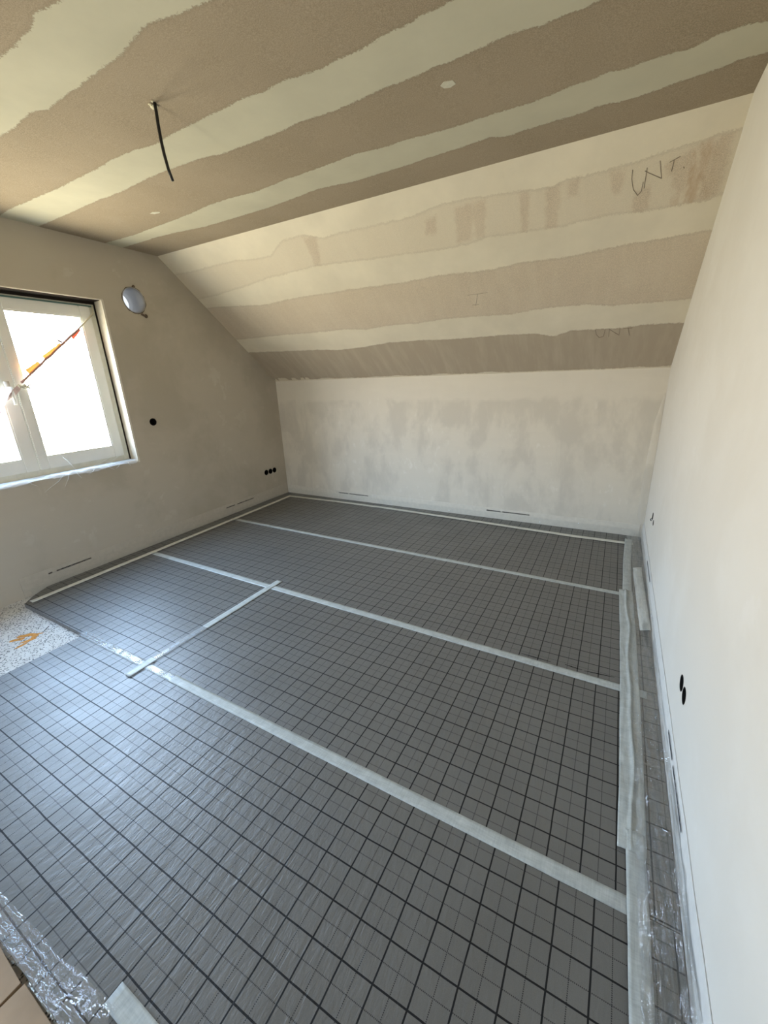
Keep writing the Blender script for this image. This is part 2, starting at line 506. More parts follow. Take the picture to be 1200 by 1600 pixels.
# ------------------------------------------------------------------ measured outlines
EDGES = {"E0":[[-1.288,0.096],[-1.15,0.1],[-1.028,0.089],[-0.967,0.073],[-0.834,0.094]],
 "E1":[[-1.903,0.308],[-1.79,0.315],[-1.707,0.308],[-1.564,0.299],[-1.494,0.329],[-1.366,0.32],[-1.216,0.32],[-1.088,0.313],[-0.934,0.311],[-0.861,0.302],[-0.771,0.282],[-0.683,0.282],[-0.585,0.304],[-0.455,0.321]],
 "E2":[[-3.129,0.729],[-2.988,0.715],[-2.634,0.72],[-2.319,0.725],[-2.125,0.721],[-1.877,0.716],[-1.667,0.703],[-1.507,0.708],[-1.384,0.731],[-1.215,0.718],[-1.071,0.715],[-0.895,0.711],[-0.735,0.707],[-0.619,0.718],[-0.542,0.709],[-0.454,0.72],[-0.343,0.736],[-0.263,0.727],[-0.168,0.73],[-0.068,0.714],[0.004,0.716],[0.076,0.709],[0.143,0.707],[0.181,0.703]],
 "E3":[[-3.116,0.969],[-2.771,0.961],[-2.329,0.946],[-2.049,0.951],[-1.688,0.926],[-1.467,0.931],[-1.314,0.936],[-1.154,0.966],[-0.973,0.969],[-0.806,0.972],[-0.656,0.957],[-0.469,0.973],[-0.332,0.966],[-0.203,0.956],[-0.061,0.959],[0.009,0.951],[0.11,0.953],[0.195,0.95],[0.254,0.942],[0.331,0.939],[0.411,0.956],[0.472,0.947],[0.529,0.953],[0.584,0.944]],
 "E4":[[-3.169,1.45],[-2.773,1.46],[-2.403,1.436],[-2.075,1.414],[-1.759,1.376],[-1.57,1.373],[-1.361,1.39],[-1.074,1.362],[-0.928,1.359],[-0.739,1.346],[-0.566,1.334],[-0.424,1.354],[-0.31,1.347],[-0.244,1.354],[-0.084,1.371],[0.057,1.367],[0.173,1.368],[0.283,1.369],[0.375,1.362],[0.476,1.341],[0.557,1.347],[0.58,1.329],[0.646,1.348],[0.699,1.34],[0.76,1.338],[0.829,1.343],[0.868,1.348],[0.928,1.315],[0.962,1.312],[1.005,1.314],[1.068,1.336]],
 "E5":[[-3.106,1.602],[-2.724,1.591],[-2.414,1.604],[-2.157,1.64],[-1.799,1.631],[-1.478,1.623],[-1.225,1.594],[-0.996,1.567],[-0.78,1.599],[-0.556,1.594],[-0.39,1.587],[-0.249,1.571],[-0.104,1.565],[0.067,1.547],[0.135,1.589],[0.245,1.575],[0.388,1.572],[0.482,1.572],[0.56,1.552],[0.634,1.571],[0.728,1.566],[0.817,1.55],[0.88,1.544],[0.971,1.535],[1.035,1.514],[1.11,1.522]],
 "S1":[[-3.272,2.081],[-2.997,2.086],[-2.552,2.063],[-2.309,2.06],[-2.101,2.074],[-1.914,2.071],[-1.707,1.987],[-1.484,1.977],[-1.314,2.021],[-1.155,2.005],[-0.929,2.005],[-0.751,2.0],[-0.589,1.998],[-0.426,1.973],[-0.305,1.962],[-0.2,1.959],[-0.085,1.965],[0.131,1.976],[0.205,1.982],[0.306,1.985],[0.39,1.965],[0.486,1.965],[0.574,1.962],[0.66,1.957],[0.708,1.956],[0.807,1.937],[0.883,1.932],[0.976,1.923],[1.034,1.914],[1.101,1.91]],
 "S2":[[-3.31,2.322],[-2.934,2.31],[-2.423,2.263],[-2.082,2.225],[-1.815,2.212],[-1.57,2.194],[-1.301,2.197],[-1.062,2.207],[-0.782,2.207],[-0.608,2.212],[-0.397,2.215],[-0.242,2.208],[-0.125,2.185],[0.089,2.19],[0.338,2.192],[0.625,2.173],[0.784,2.186],[0.932,2.18],[1.051,2.18],[1.115,2.168]],
 "S3":[[-3.072,2.408],[-2.663,2.429],[-2.385,2.441],[-2.018,2.419],[-1.759,2.409],[-1.525,2.409],[-1.402,2.4],[-1.188,2.401],[-0.981,2.402],[-0.787,2.398],[-0.51,2.382],[-0.253,2.39],[-0.098,2.386],[0.069,2.369],[0.196,2.369],[0.312,2.376],[0.456,2.364],[0.609,2.351],[0.753,2.343],[0.886,2.341],[0.991,2.333],[1.137,2.329]],
 "S4":[[-3.421,2.765],[-3.084,2.77],[-2.508,2.761],[-2.071,2.762],[-1.666,2.757],[-1.433,2.775],[-1.182,2.755],[-0.856,2.756],[-0.588,2.737],[-0.353,2.74],[-0.071,2.75],[0.134,2.726],[0.292,2.72],[0.493,2.721],[0.665,2.75],[0.862,2.751],[1.032,2.751],[1.134,2.749]],
 "S5":[[-3.204,2.937],[-2.628,2.951],[-2.242,2.957],[-1.896,2.978],[-1.555,2.96],[-1.284,2.933],[-0.936,2.929],[-0.664,2.942],[-0.41,2.941],[-0.175,2.933],[0.089,2.942],[0.256,2.981],[0.379,2.936],[0.568,2.941],[0.734,2.944],[0.922,2.928],[1.118,2.936]]}
WRITING = {"UNT1":[[[0.703,1.982],[0.702,2.02],[0.715,2.069],[0.739,2.1],[0.754,2.082],[0.757,2.042]],[[0.765,2.072],[0.767,1.986]],[[0.759,1.997],[0.785,2.013],[0.839,2.043]],[[0.839,2.043],[0.82,1.968]],[[0.863,1.982],[0.904,1.967]],[[0.881,1.975],[0.877,2.021]],[[0.927,2.011],[0.93,2.018]]],"UNT2":[[[0.556,2.942],[0.565,2.99],[0.587,3.02],[0.617,3.009],[0.625,2.948]],[[0.653,3.017],[0.654,2.948],[0.724,3.008],[0.726,2.945]],[[0.748,2.95],[0.808,2.95]],[[0.78,2.95],[0.795,3.014]]],"I":[[[-0.356,2.556],[-0.196,2.552]],[[-0.277,2.556],[-0.317,2.647]],[[-0.344,2.64],[-0.286,2.639]]]}
PATCHES = [[[-0.169,1.999],[-0.074,1.987],[-0.12,2.169],[-0.176,2.177]],[[0.132,1.982],[0.184,1.984],[0.149,2.193],[0.116,2.188]],[[0.279,1.982],[0.356,1.983],[0.323,2.196],[0.259,2.209]],[[0.391,1.977],[0.445,1.975],[0.444,2.047],[0.388,2.05]],[[0.6,1.979],[0.673,1.971],[0.657,2.071],[0.62,2.083]],[[0.717,2.094],[0.792,2.059],[0.798,2.182],[0.727,2.186]],[[0.849,1.982],[0.971,1.945],[0.961,2.09],[0.932,2.143]],[[0.978,1.932],[1.102,1.915],[1.103,2.167],[1.031,2.172]],[[-0.49,2.037],[-0.407,2.019],[-0.442,2.106],[-0.523,2.111]],[[-1.499,1.995],[-1.376,2.002],[-1.481,2.187],[-1.547,2.199]],[[-0.271,1.997],[-0.148,1.989],[-0.223,2.186],[-0.318,2.189]]]

# ------------------------------------------------------------------ room shell
def lw_x(y):
    return -3.125 - 0.033 * y
def ceil_z(x):
    return 2.605 + (1.127 - x) * 0.0193
KL, KR = (-3.236, 3.36, 1.525), (1.125, 3.365, 1.505)
TL, TR = (-3.19, 1.93, 2.688), (1.127, 1.80, 2.605)
def knee_line(x):
    u = (x + 3.2) / 4.326
    return KL[1] + (KR[1] - KL[1]) * u, KL[2] + (KR[2] - KL[2]) * u
def top_line(x):
    u = (x + 3.2) / 4.326
    return TL[1] + (TR[1] - TL[1]) * u, TL[2] + (TR[2] - TL[2]) * u
def slope_pt(x, t):
    a, b = knee_line(x), top_line(x)
    return Vector((x, a[0] + (b[0] - a[0]) * t, a[1] + (b[1] - a[1]) * t))
def slope_at(x, y):
    a, b = knee_line(x), top_line(x)
    return slope_pt(x, (y - a[0]) / (b[0] - a[0]))
FRONT = -2.2
XR, YB = 1.127, 3.362

fl = MB()
fl.box((-3.45, FRONT - .3, -0.18), (1.45, 3.7, -0.03))
structure(fl.build('floor', M['eps']), 'pale granulate insulation floor with black specks')

def prism_x(poly, x_of, d0, d1):
    n = len(poly)
    vs = [(x_of(y) + d0, y, z) for y, z in poly] + [(x_of(y) + d1, y, z) for y, z in poly]
    fs = [tuple(range(n)), tuple(range(2 * n - 1, n - 1, -1))]
    fs += [(i, i + n, (i + 1) % n + n, (i + 1) % n) for i in range(n)]
    return vs, fs

def boolean_cut(o, cutters):
    dg = None
    for c in cutters:
        md = o.modifiers.new('cut', 'BOOLEAN')
        md.operation = 'DIFFERENCE'
        md.solver = 'EXACT'
        md.object = c
    dg = bpy.context.evaluated_depsgraph_get()
    dg.update()
    me = bpy.data.meshes.new_from_object(o.evaluated_get(dg))
    o.modifiers.clear()
    o.data = me
    for c in cutters:
        bpy.data.objects.remove(c)

def fix_normals(o):
    bm = bmesh.new()
    bm.from_mesh(o.data)
    bmesh.ops.recalc_face_normals(bm, faces=bm.faces)
    bm.to_mesh(o.data)
    bm.free()

def cyl_cutter(c, axis_x0, axis_x1, r, n=40):
    mb = MB()
    mb.tube([(axis_x0, c[0], c[1]), (axis_x1, c[0], c[1])], r, n)
    o = mb.build('cutter', None)
    fix_normals(o)
    return o

gable = [(FRONT - .2, -0.18), (3.62, -0.18), (3.62, 1.36), (2.02, 2.72 + .1), (FRONT - .2, 2.72 + .1)]
gable = [(FRONT - .2, -0.18), (3.66, -0.18), (3.66, 1.42), (2.04, 2.76), (FRONT - .2, 2.76)]
vs, fs = prism_x(gable, lw_x, 0.0, -0.25)
wall_left = make('wall_left', vs, fs, M['wall_left'])
fix_normals(wall_left)
WY0, WY1, WZ0, WZ1 = -0.18, 1.312, 0.852, 2.238
LEFT_BOXES = [(1.537, 1.193), (2.972, 0.372), (3.052, 0.372), (3.130, 0.372)]
PIPE = (1.602, 2.272)
cut = MB()
cut.box((-4, WY0, WZ0), (-2.5, WY1, WZ1))
c0 = cut.build('cutter', None)
cutters = [c0, cyl_cutter(PIPE, -4, -2.5, 0.108, 48)]
for y, z in LEFT_BOXES:
    cutters.append(cyl_cutter((y, z), lw_x(y) - 0.06, lw_x(y) + 0.2, 0.034))
boolean_cut(wall_left, cutters)
structure(wall_left, 'grey plastered gable wall with the window')

RIGHT_BOXES = [(2.735, 0.402, 0.030), (2.625, 0.385, 0.022), (0.754, 0.353, 0.031), (0.680, 0.353, 0.031)]
gable_r = [(FRONT - .2, -0.18), (3.66, -0.18), (3.66, 1.42), (1.95, 2.76), (FRONT - .2, 2.76)]
vs, fs = prism_x(gable_r, lambda y: XR, 0.0, 0.25)
wall_right = make('wall_right', vs, fs, M['wall_right'])
fix_normals(wall_right)
boolean_cut(wall_right, [cyl_cutter((y, z), XR - 0.2, XR + 0.06, r) for y, z, r in RIGHT_BOXES])
structure(wall_right, 'smooth white plastered wall along the right side')

wb = MB()
wb.hexa([(-3.3, YB - .002, -0.18), (1.2, YB + .003, -0.18), (1.2, YB + .25, -0.18), (-3.3, YB + .25, -0.18),
         (-3.3, YB - .002, 1.525), (1.2, YB + .003, 1.505), (1.2, YB + .25, 1.40), (-3.3, YB + .25, 1.40)])
structure(wb.build('wall_back', M['wall_back']), 'low blotchy cream plastered knee wall')
wf = MB()
wf.box((-3.4, FRONT - .2, -0.18), (1.3, FRONT, 2.8))
wall_front = wf.build('wall_front', M['wall_front'])
fix_normals(wall_front)
dc = MB()
dc.box((FILL_OPENING[0], FRONT - .4, FILL_OPENING[2]), (FILL_OPENING[1], FRONT + .2, FILL_OPENING[3]))
boolean_cut(wall_front, [dc.build('cutter', None)])
structure(wall_front, 'plastered wall behind the viewpoint with a small opening added for fill light')

# flat ceiling: a grid that carries the signed distance to the skim bands
E = EDGES
def band_sd(x, y, pairs):
    best = -9.0
    for lo, hi in pairs:
        a = interp(E[lo], x) if isinstance(lo, str) else lo
        b = interp(E[hi], x) if isinstance(hi, str) else hi
        best = max(best, min(y - a, b - y))
    return best

def set_attr(o, name, values):
    a = o.data.attributes.new(name, 'FLOAT', 'POINT')
    a.data.foreach_set('value', values)

nx, ny = 150, 140
X0, X1 = -3.24, 1.16
def cf(u, v):
    x = X0 + (X1 - X0) * u
    y = (FRONT - .1) + (top_line(x)[0] - (FRONT - .1)) * (1 - (1 - v) ** 1.6)
    return (x, y, ceil_z(x))
vs, fs = grid_surface(nx, ny, cf)
n0 = len(vs)
# close it with a roof layer above so that no daylight comes through
vs2 = [(X0 - .3, FRONT - .3, 2.95), (X1 + .35, FRONT - .3, 2.95), (X1 + .35, 2.15, 2.95), (X0 - .3, 2.25, 2.95)]
ceiling = make('ceiling', vs + vs2, [f[::-1] for f in fs] + [(n0, n0 + 1, n0 + 2, n0 + 3)], M['ceiling'])
bands_flat = [('E0', 'E1'), ('E2', 'E3'), ('E4', 'E5'), (-0.78, -0.52), (-1.4, -1.15)]
set_attr(ceiling, 'band', [band_sd(x, y, bands_flat) for x, y, z in vs] + [-1] * 4)
structure(ceiling, 'flat plasterboard ceiling with pale skim bands')

def quad_sd(x, y, poly):
    best, inside = 9.0, False
    n = len(poly)
    for i in range(n):
        (x0, y0), (x1, y1) = poly[i], poly[(i + 1) % n]
        dx, dy = x1 - x0, y1 - y0
        t = max(0, min(1, ((x - x0) * dx + (y - y0) * dy) / (dx * dx + dy * dy + 1e-9)))
        best = min(best, math.hypot(x - x0 - dx * t, y - y0 - dy * t))
        if (y0 > y) != (y1 > y) and x < (x1 - x0) * (y - y0) / (y1 - y0) + x0:
            inside = not inside
    return best if inside else -best

nx, ny = 240, 100
def sf(u, v):
    return tuple(slope_pt(-3.27 + (1.15 + 3.27) * u, -0.05 + 1.06 * v))
vs, fs = grid_surface(nx, ny, sf)
n0 = len(vs)
vs2 = [(-3.5, 3.9, 1.30), (1.5, 3.9, 1.30), (1.5, 1.80, 3.0), (-3.5, 1.85, 3.0)]
slope = make('ceiling_slope', vs + vs2, [f for f in fs] + [(n0, n0 + 1, n0 + 2, n0 + 3)], M['slope'])
bs, fm, tn, rs = [], [], [], []
for x, y, z in vs:
    b = band_sd(x, y, [(-5, 'S1'), ('S2', 'S3'), ('S4', 'S5')])
    lip = 0.012 + 0.028 * max(0, nz(x * 4.0, 3.1)) + (0.03 if -3.2 < x < -2.6 and nz(x * 14, 9.0) > 0 else 0)
    k = knee_line(x)[0]
    b = max(b, y - (k - lip))
    bs.append(b)
    s1, s2 = interp(E['S1'], x), interp(E['S2'], x)
    f = -0.05
    if s1 - 0.05 < y < s2 + 0.05:
        f = 0.06
        for p in PATCHES:
            f = min(f, -quad_sd(x, y, p))
    fm.append(max(-0.1, min(0.1, f)))
    s4, s5 = interp(E['S4'], x), interp(E['S5'], x)
    tn.append(1.0 if y > (s4 + s5) / 2 else 0.0)
    rs.append(max(0, 1 - abs(x - 0.97) / 0.13) if s1 < y < s2 else 0.0)
for nm, vals, fill in (('band', bs, -1), ('film', fm, -.1), ('tone', tn, 0), ('rust', rs, 0)):
    set_attr(slope, nm, vals + [fill] * 4)
structure(slope, 'sloping plasterboard ceiling with cream skim bands')

cfz = [0.13, 0.2, 0.5, 0.8, 1.05, 1.30]
cfw = [0.030, 0.060, 0.066, 0.060, 0.050, 0.012]
cf_ = MB()
pv, pf = [], []
for z, w in zip(cfz, cfw):
    for q, dep in ((1.0, 0.0), (0.8, 0.005), (0.35, 0.007), (0.0, 0.006)):
        pv.append((XR - .001 - w * q, YB + .001 - dep, z))
for a in range(len(cfz) - 1):
    for b in range(3):
        pf.append((a * 4 + b, a * 4 + b + 1, a * 4 + b + 5, a * 4 + b + 4))
cf_.add(pv, pf)
structure(cf_.build('trim_4', M['wall_back'], (XR - .03, YB, .7), None, True), 'thin upright plaster fillet in the corner of knee wall and white wall')

# ------------------------------------------------------------------ pencil writing on the slope
def lettering(letters, r, label):
    """each letter is a list of strokes"""
    N = (slope_pt(0, 1) - slope_pt(0, 0)).cross(Vector((1, 0, 0))).normalized()
    if N.z > 0:
        N = -N
    allp = [slope_at(x, y) for st in letters for q in st for x, y in q]
    root = empty('pencil_writing', sum(allp, Vector()) / len(allp))
    for strokes in letters:
        mb = MB()
        for st in strokes:
            pts = [slope_at(x, y) + N * 0.0008 for x, y in st]
            dense = []
            for a, b in zip(pts, pts[1:]):
                for k in range(5):
                    dense.append(a.lerp(b, k / 5))
            dense.append(pts[-1])
            mb.tube(dense, r, 6)
        mb.child('letter', M['pencil'], root)
    return tag(root, label, 'pencil writing')
w1, w2, w3 = WRITING['UNT1'], WRITING['UNT2'], WRITING['I']
lettering([[w1[0]], w1[1:4], w1[4:6], [w1[6]]], 0.0015, 'large pencilled UNT. high on the slope beside the rust-coloured stain')
lettering([[w2[0]], [w2[1]], w2[2:4]], 0.0013, 'small pencilled UNT low on the slope just above the knee wall')
lettering([w3], 0.0009, 'faint pencilled mark shaped like an I in the middle of the slope')

# ------------------------------------------------------------------ window
def LWP(y, z, d):
    """point on the gable: y along the wall, z up, d outwards from the inner face"""
    return Vector((lw_x(y) - d, y, z))
def slab(mb, y0, y1, z0, z1, d0, d1):
    mb.hexa([LWP(y0, z0, d0), LWP(y1, z0, d0), LWP(y1, z0, d1), LWP(y0, z0, d1),
             LWP(y0, z1, d0), LWP(y1, z1, d0), LWP(y1, z1, d1), LWP(y0, z1, d1)])
def ring(mb, y0, y1, z0, z1, wl_, wr, wb_, wt, d0, d1):
    slab(mb, y0, y0 + wl_, z0, z1, d0, d1)
    slab(mb, y1 - wr, y1, z0, z1, d0, d1)
    slab(mb, y0 + wl_, y1 - wr, z0, z0 + wb_, d0, d1)
    slab(mb, y0 + wl_, y1 - wr, z1 - wt, z1, d0, d1)
def bevel(o, w=0.004, seg=2):
    bm = bmesh.new()
    bm.from_mesh(o.data)
    bmesh.ops.recalc_face_normals(bm, faces=bm.faces)
    bmesh.ops.bevel(bm, geom=list(bm.edges), offset=w, segments=seg, affect='EDGES', clamp_overlap=True)
    bm.to_mesh(o.data)
    bm.free()
    return o

win = structure(empty('window_1', LWP(0.565, WZ0, 0.15)), 'white two-sash window in the gable wall')
fr = MB()
ring(fr, WY0 + .004, WY1 - .010, WZ0 + .004, WZ1 - .022, .066, .056, .062, .050, 0.125, 0.195)
bevel(fr.child('frame', M['pvc_dusty'], win), 0.004)
def sash(y0, y1, gy0, gy1, mat):
    s = MB()
    ring(s, y0, y1, 0.912, 2.190, gy0 - y0, y1 - gy1, 1.010 - 0.912, 2.190 - 2.105, 0.108, 0.170)
    so = bevel(s.child('sash', mat, win), 0.005)
    b = MB()
    ring(b, gy0 - .004, gy1 + .004, 1.006, 2.109, .012, .012, .012, .012, 0.112, 0.118)
    so2 = b.child('glazing_bead', M['pvc'], win)
    so2.parent = so
    p = MB()
    slab(p, gy0 - .01, gy1 + .01, 1.0, 2.115, 0.138, 0.148)
    po = p.child('pane', M['glass'], win)
    po.parent = so
    return so, po
sr, pr = sash(0.568, 1.252, 0.632, 1.166, M['pvc'])
sl, pl = sash(-0.118, 0.564, -0.040, 0.470, M['pvc'])
hd = MB()
slab(hd, 0.500, 0.532, 1.50, 1.60, 0.092, 0.108)
hd.tube([LWP(0.516, 1.55, 0.10), LWP(0.516, 1.55, 0.055), LWP(0.516, 1.54, 0.05), LWP(0.516, 1.43, 0.052)], [0.011, 0.011, 0.012, 0.010], 10)
ho = hd.child('handle', M['pvc'], win, True)
ho.parent = sl
for y, z, s in ((0.965, 1.905, 1.0), (0.825, 1.875, 0.25), (0.79, 1.505, 0.45), (0.80, 1.43, 0.3), (1.06, 1.10, 0.22), (1.0, 1.07, 0.2)):
    pts = [LWP(y + s * a, z + s * b, 0.1375) for a, b in ((-.03, .012), (0.0, .012), (.028, -.004), (.016, -.016), (.0, -.006))]
    gr = MB()
    gr.add(pts, [(0, 1, 2, 3, 4)])
    go = gr.child('smudge', M['grime'], win)
    go.parent = pr
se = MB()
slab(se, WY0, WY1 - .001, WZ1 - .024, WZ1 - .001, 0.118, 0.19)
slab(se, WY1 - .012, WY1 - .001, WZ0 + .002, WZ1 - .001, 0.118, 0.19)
se.child('gap_shade_strip', M['gap_shade'], win)  # dark strip paints in the soffit shadow and the frame gap
te = MB()
slab(te, WY0, 1.27, 2.190, 2.200, 0.106, 0.124)
te.child('head_gasket', M['teal'], win)

# plastered reveals and corner bead
rv = MB()
slab(rv, WY1 - .003, WY1 + .001, WZ0, WZ1, 0.0, 0.118)
structure(rv.build('trim_2', M['reveal'], tuple(LWP(WY1, WZ0, 0.06))), 'cracked plaster reveal right of the window')
bd = MB()
slab(bd, WY1 - .008, WY1 + .010, WZ0 - .012, WZ1 + .006, -0.003, 0.004)
slab(bd, WY0, WY1, WZ1, WZ1 + .006, -0.002, 0.004)
structure(bd.build('trim_1', M['bead'], tuple(LWP(WY1, WZ0, 0))), 'pale corner bead round the window reveal')
so_ = MB()
slab(so_, WY0, WY1 - .012, WZ1 - .0045, WZ1 + .001, 0.02, 0.118)  # soffit coloured near black to carry its shade
structure(so_.build('trim_3', M['gap_shade'], tuple(LWP(0.5, WZ1, 0.06))), 'dark slot and painted soffit shade above the window')

# crumpled film on the sill
def sill(u, v):
    y = -0.17 + 1.455 * u
    d = 0.112 - 0.125 * v
    sag = 0.0 if v < 0.86 else -(v - 0.86) * (0.20 + 0.18 * nz(y * 5, 2.0))
    z = WZ0 + 0.014 + 0.010 * ridged(y * 7, v * 2.0, 1.0) * (0.4 + v) * 0.6 + sag
    z = max(z, WZ0 + 0.003) if v < 0.86 else z
    if v >= 0.86:
        d -= 0.006 + 0.004 * nz(y * 20, 4)
    return LWP(y, z, d)
root = empty('sill_film', LWP(0.565, WZ0, 0.06))
tag(root, 'crumpled whitish plastic film spread along the window sill', 'plastic film')
vs, fs = grid_surface(150, 22, sill)
make('sheet', [Vector(v) - root.location for v in vs], fs, M['film_sill'], (0, 0, 0), root, True)
def strand(pts, r):
    th = MB()
    th.tube(pts, r, 5)
    th.child('frayed_strand', M['strand'], root, True)
for y, ln, dy in ((0.66, .10, -.16), (0.70, .09, -.05), (0.76, .05, .03), (1.02, .035, .05), (1.12, .03, -.04), (1.20, .03, .02), (0.42, .04, .05), (0.9, .03, -.05)):
    strand([LWP(y, WZ0 + .006, -.014), LWP(y + dy * .3, WZ0 - ln * .35, -.016), LWP(y + dy * .7, WZ0 - ln * .7, -.012), LWP(y + dy, WZ0 - ln, -.008)], [.0022, .0018, .0013, .0006])
for y0, z0, y1, z1 in ((0.86, .862, 1.13, .925), (0.78, .872, 0.74, .99), (1.02, .875, 1.22, .93), (1.10, .868, 1.05, .90)):
    strand([LWP(y0, z0, 0.03), LWP((y0 + y1) / 2 + .01, (z0 + z1) / 2 - .006, 0.07), LWP(y1, z1, 0.100)], .0014)

# barrier tape stretched across the right sash
D_T = 0.074
bt = empty('barrier_tape', LWP(0.80, 1.76, D_T))
tag(bt, 'twisted orange and red tape stretched diagonally across the right window sash', 'barrier tape')
def line_pts(a, b, n, wob=0.0, sd=0.0, d0=D_T, d1=D_T):
    out = []
    for k in range(n + 1):
        t = k / n
        out.append(LWP(a[0] + (b[0] - a[0]) * t + wob * nz(t * 9, sd), a[1] + (b[1] - a[1]) * t + wob * nz(t * 9, sd + 5), d0 + (d1 - d0) * t))
    return out
s1 = MB()
s1.tube(line_pts((1.272, 2.142), (1.10, 1.998), 6, 0, 0, 0.10, D_T), 0.0065, 6)
s1.tube(line_pts((1.285, 2.20), (1.262, 2.125), 3, 0, 0, 0.11, 0.10), 0.006, 6)
s1.child('string', M['string'], bt, True)
s2 = MB()
s2.tube(line_pts((1.11, 2.006), (0.600, 1.588), 26, 0.006, 1), [0.0085 + 0.004 * abs(nz(k * .7, 3)) for k in range(27)], 7)
s2.child('twisted_strand', M['rope'], bt, True)
def flag(name, a, b, w0, w1, mat, side=1):
    f = MB()
    n = 8
    vs = []
    dirv = Vector((b[0] - a[0], b[1] - a[1])).normalized()
    nrm = Vector((-dirv.y, dirv.x)) * side
    for k in range(n + 1):
        t = k / n
        y, z = a[0] + (b[0] - a[0]) * t, a[1] + (b[1] - a[1]) * t
        w = w0 + (w1 - w0) * t + 0.004 * nz(t * 6, a[0])
        for q, dd in ((0.0, 0.0), (0.5, .004), (1.0, -.003)):
            vs.append(LWP(y + nrm.x * w * q, z + nrm.y * w * q, D_T - .004 + dd + .004 * nz(t * 5, q)))
    fs = [(3 * k + j, 3 * k + j + 1, 3 * k + j + 4, 3 * k + j + 3) for k in range(n) for j in range(2)]
    f.add(vs, fs)
    return f.child(name, mat, bt)
flag('orange_flag', (0.945, 1.874), (0.805, 1.755), 0.016, 0.036, M['orange'], -1)
flag('orange_flag', (0.765, 1.722), (0.672, 1.646), 0.030, 0.044, M['orange'], -1)
flag('red_flag', (1.112, 2.004), (1.030, 1.938), 0.012, 0.026, M['red'], 1)
kn = MB()
for k in range(7):
    y, z = 0.56 + 0.012 * k, 1.575 - 0.006 * (k % 3)
    kn.tube([LWP(y, z - .02, 0.088 - .006 * (k % 2)), LWP(y + .018, z, 0.074), LWP(y + .03, z - .022, 0.082)], 0.0055, 6)
kn.tube([LWP(.61, 1.585, .075), LWP(.632, 1.63, .07), LWP(.645, 1.66, .078)], .002, 5)
kn.tube([LWP(.63, 1.585, .075), LWP(.69, 1.552, .07), LWP(.755, 1.55, .078)], .003, 5)
kn.tube([LWP(.60, 1.565, .075), LWP(.66, 1.535, .07)], .004, 5)
kn.child('knot', M['string'], bt, True)
tl = MB()
vs = []
for k in range(13):
    t = k / 12
    y, z = 0.565 - 0.26 * t, 1.555 - 0.24 * t
    w = 0.016 + 0.02 * math.sin(3.1 * t) + .006 * nz(t * 7, 2)
    tw = 0.5 + 2.4 * t
    for q in (-1, 0, 1):
        vs.append(LWP(y + q * w * 0.7 * math.cos(tw), z - q * w * math.cos(tw), 0.046 + q * w * .5 * math.sin(tw)))
fs = [(3 * k + j, 3 * k + j + 1, 3 * k + j + 4, 3 * k + j + 3) for k in range(12) for j in range(2)]
tl.add(vs, fs)
tl.child('tape_tail', plain('pale_pink_tape', (0.72, 0.55, 0.52), 0.5, 0.3), bt, True)

# ------------------------------------------------------------------ pipe through the gable
pp = empty('wall_duct', LWP(PIPE[0], PIPE[1], 0.12))
tag(pp, 'pale plastic duct pipe set through the gable wall beside the window', 'duct')
n = 48
def circ(r, d, wob=0.0):
    return [LWP(PIPE[0] + (r + wob * nz(3 * math.cos(2 * math.pi * k / n), 3 * math.sin(2 * math.pi * k / n), r)) * math.cos(2 * math.pi * k / n),
                PIPE[1] + (r + wob * nz(3 * math.cos(2 * math.pi * k / n), 3 * math.sin(2 * math.pi * k / n), r)) * math.sin(2 * math.pi * k / n), d) for k in range(n)]
rings = [circ(0.1065, 0.252), circ(0.1065, 0.0), circ(0.1065, -0.006), circ(0.101, -0.006), circ(0.101, 0.02), circ(0.101, 0.10), circ(0.101, 0.18), circ(0.101, 0.252)]
vs = [v for r in rings for v in r]
m_ = len(rings)
fs = [(i * n + k, i * n + (k + 1) % n, ((i + 1) % m_) * n + (k + 1) % n, ((i + 1) % m_) * n + k) for i in range(m_) for k in range(n)]
pb = MB()
pb.add(vs, fs)
po = pb.child('pipe', M['pipe'], pp, True)
fix_normals(po)
ec = MB()
ec.add(circ(0.1062, 0.250), [tuple(range(n))])
cov, nt = new_mat('added_dimming_cover')
tt = NT(nt)
tl_ = tt.node('ShaderNodeBsdfTranslucent')
tl_.inputs[0].default_value = (0.034, 0.034, 0.034, 1)
tt.out(tl_.outputs[0])
ec.child('dimming_cover', cov, pp)  # added disc that dims the daylight coming through the duct
rg = MB()
ra, rb = circ(0.1075, -0.0025), circ(0.111, -0.002, 0.010)
rc = circ(0.1075, 0.004)
rg.add(rc + ra + rb, [(i * n + k, i * n + (k + 1) % n, (i + 1) * n + (k + 1) % n, (i + 1) * n + k) for i in range(2) for k in range(n)])
rg.child('broken_plaster_rim', M['mortar'], pp, True)
tb = MB()
tb.tube([LWP(1.645, 2.163, -.004), LWP(1.668, 2.152, -.006), LWP(1.685, 2.150, -.007)], [.010, .009, .008], 8)
tb.tube([LWP(1.684 + .013 * math.cos(a), 2.148 + .013 * math.sin(a), -.008) for a in [k * math.pi / 6 for k in range(13)]], .005, 8)
tb.child('bracket_lug', M['rust_metal'], pp, True)
tb = MB()
tb.tube([LWP(1.61, 2.381, -.004), LWP(1.622, 2.394, -.004), LWP(1.635, 2.388, -.004)], [.006, .008, .005], 8)
tb.child('clip_edge', M['rust_metal'], pp, True)

